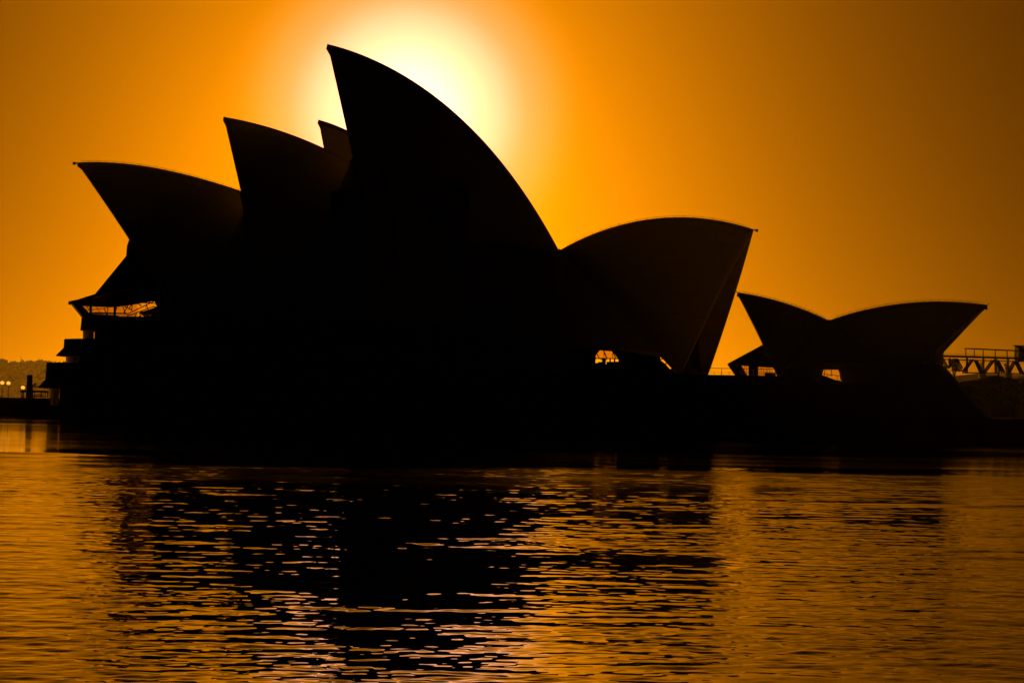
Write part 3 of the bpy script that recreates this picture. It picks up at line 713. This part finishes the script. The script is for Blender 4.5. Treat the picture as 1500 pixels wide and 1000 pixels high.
for x in (1391.5, 1417, 1441, 1459, 1477, 1516):
    mb = MB(); mb.bar(T(x, 524, 0), T(x, 547 if x > 1400 else 539, 0), .24, 4); mb.build('upright', M_STEEL, br); mb = MB(); mb.bar(T(x + 1.5, 524, 3), T(x + 1.5, 547 if x > 1400 else 539, 3), .18, 4); mb.build('upright', M_STEEL, br)
mb = MB(); mb.bar(T(1415, 510), T(1491, 513.4), .17, 4); mb.bar(T(1415, 510, 3), T(1491, 513.4, 3), .17, 4); mb.build('top_rail', M_STEEL, br)
for x in (1416, 1428.3, 1441.3, 1459, 1476.5, 1488):
    y = 510 + (x - 1415) * .045; mb = MB(); mb.bar(T(x - .9, y), T(x - .9, y + 13.5), .10, 4); mb.build('frame_post', M_STEEL, br); mb = MB(); mb.bar(T(x + 1.5, y, 3), T(x + 1.5, y + 13.5, 3), .10, 4); mb.build('frame_post', M_STEEL, br)
mb = MB(); mb.bar(T(1377, 517.5), T(1620, 527), .05, 4); mb.bar(T(1377, 519.3), T(1620, 528.6), .035, 4); mb.bar(T(1400, 529), T(1620, 536), .05, 4); mb.build('handrail', M_STEEL, br)
mb = MB(); a = T(1491, 506.5); b = T(1560, 530); mb.box(a[0], b[0], -1.5, 4.5, b[2], a[2]); mb.box(a[0] - .45, b[0] + .3, -1.9, 4.9, a[2], a[2] + .12); mb.bar((a[0] - .9, 0, a[2] + .2), (a[0], 0, a[2] + .1), .06); mb.build('cabin', M_STEEL, br)
for x in (1440, 1478, 1560):
    mb = MB(); a = T(x, 546); mb.box(a[0] - .7, a[0] + .7, .3, 2.7, 0, a[2]); mb.build('pier', M_CONC, br)
GG = 'garden trees around the truss bridge'
bank = [(at(x, y, 672)[0], at(x, y, 672)[2]) for x, y in ((1392, 604), (1400, 590), (1410, 577), (1426, 568), (1436, 557), (1455, 554), (1500, 552), (1560, 552), (1700, 552))]
terrain('garden_bank', 662, bank + [(bank[-1][0] + 60, 6)], depth=66, zb=1)
tree('broad_tree', 1398.5, 513, 716, 22, 30, 'rounded tree rising above the left end of the truss bridge', GG, zg=9.0, nl=1400)
tree('small_tree', 1437.5, 516.5, 722, 7, 30, 'small tuft topped tree seen through the framed walkway of the bridge', GG, zg=9.0, nl=700)
tree('low_tree', 1463, 516, 724, 14, 30, 'feathery low tree behind the walkway posts, left of its twin', GG, zg=9.0, nl=600)
tree('low_tree', 1476, 518.5, 726, 13, 30, 'feathery low tree behind the walkway posts, nearest the dark cabin', GG, zg=9.0, nl=600)
for i, (px, yt, wp, Y) in enumerate(((1404, 561, 40, 600), (1428, 557, 34, 610), (1440, 549, 26, 668), (1467, 546, 34, 660), (1495, 544, 34, 664), (1526, 541, 44, 668), (1452, 562, 44, 600), (1486, 560, 50, 604), (1520, 558, 50, 598))):
    tree('garden_tree', px, yt, Y, wp, 40, ['low spreading tree at the foot of the monumental stairs', 'bushy tree right of the lowest stairs, below the bridge', 'bushy tree under the left bridge pier', 'bushy tree filling the middle of the bridge truss from below',
        'bushy tree below the bridge cabin', 'tall bushy tree under the bridge beyond the right picture edge', 'wide low tree in front of the bridge, left of two', 'wide low tree in front of the bridge at the right edge', 'wide low tree in front of the bridge outside the right edge'][i], GG, zg=3.5, nl=2600)
mb = MB(); mb.box(-4000, 4000, -100, 10600, -4, 135)
hm = bpy.data.materials.new('haze'); hm.use_nodes = True; n_ = hm.node_tree.nodes; n_.clear()
ho = n_.new('ShaderNodeOutputMaterial'); hv = n_.new('ShaderNodeVolumePrincipled'); hv.inputs['Density'].default_value = HAZE_D
hv.inputs['Color'].default_value = (.95, .9, .8, 1); hv.inputs['Anisotropy'].default_value = .7; hm.node_tree.links.new(hv.outputs[0], ho.inputs['Volume'])
o = mb.build('haze', hm); o['kind'] = 'stuff'; tag(o, 'thin warm morning haze over the harbour', 'haze')
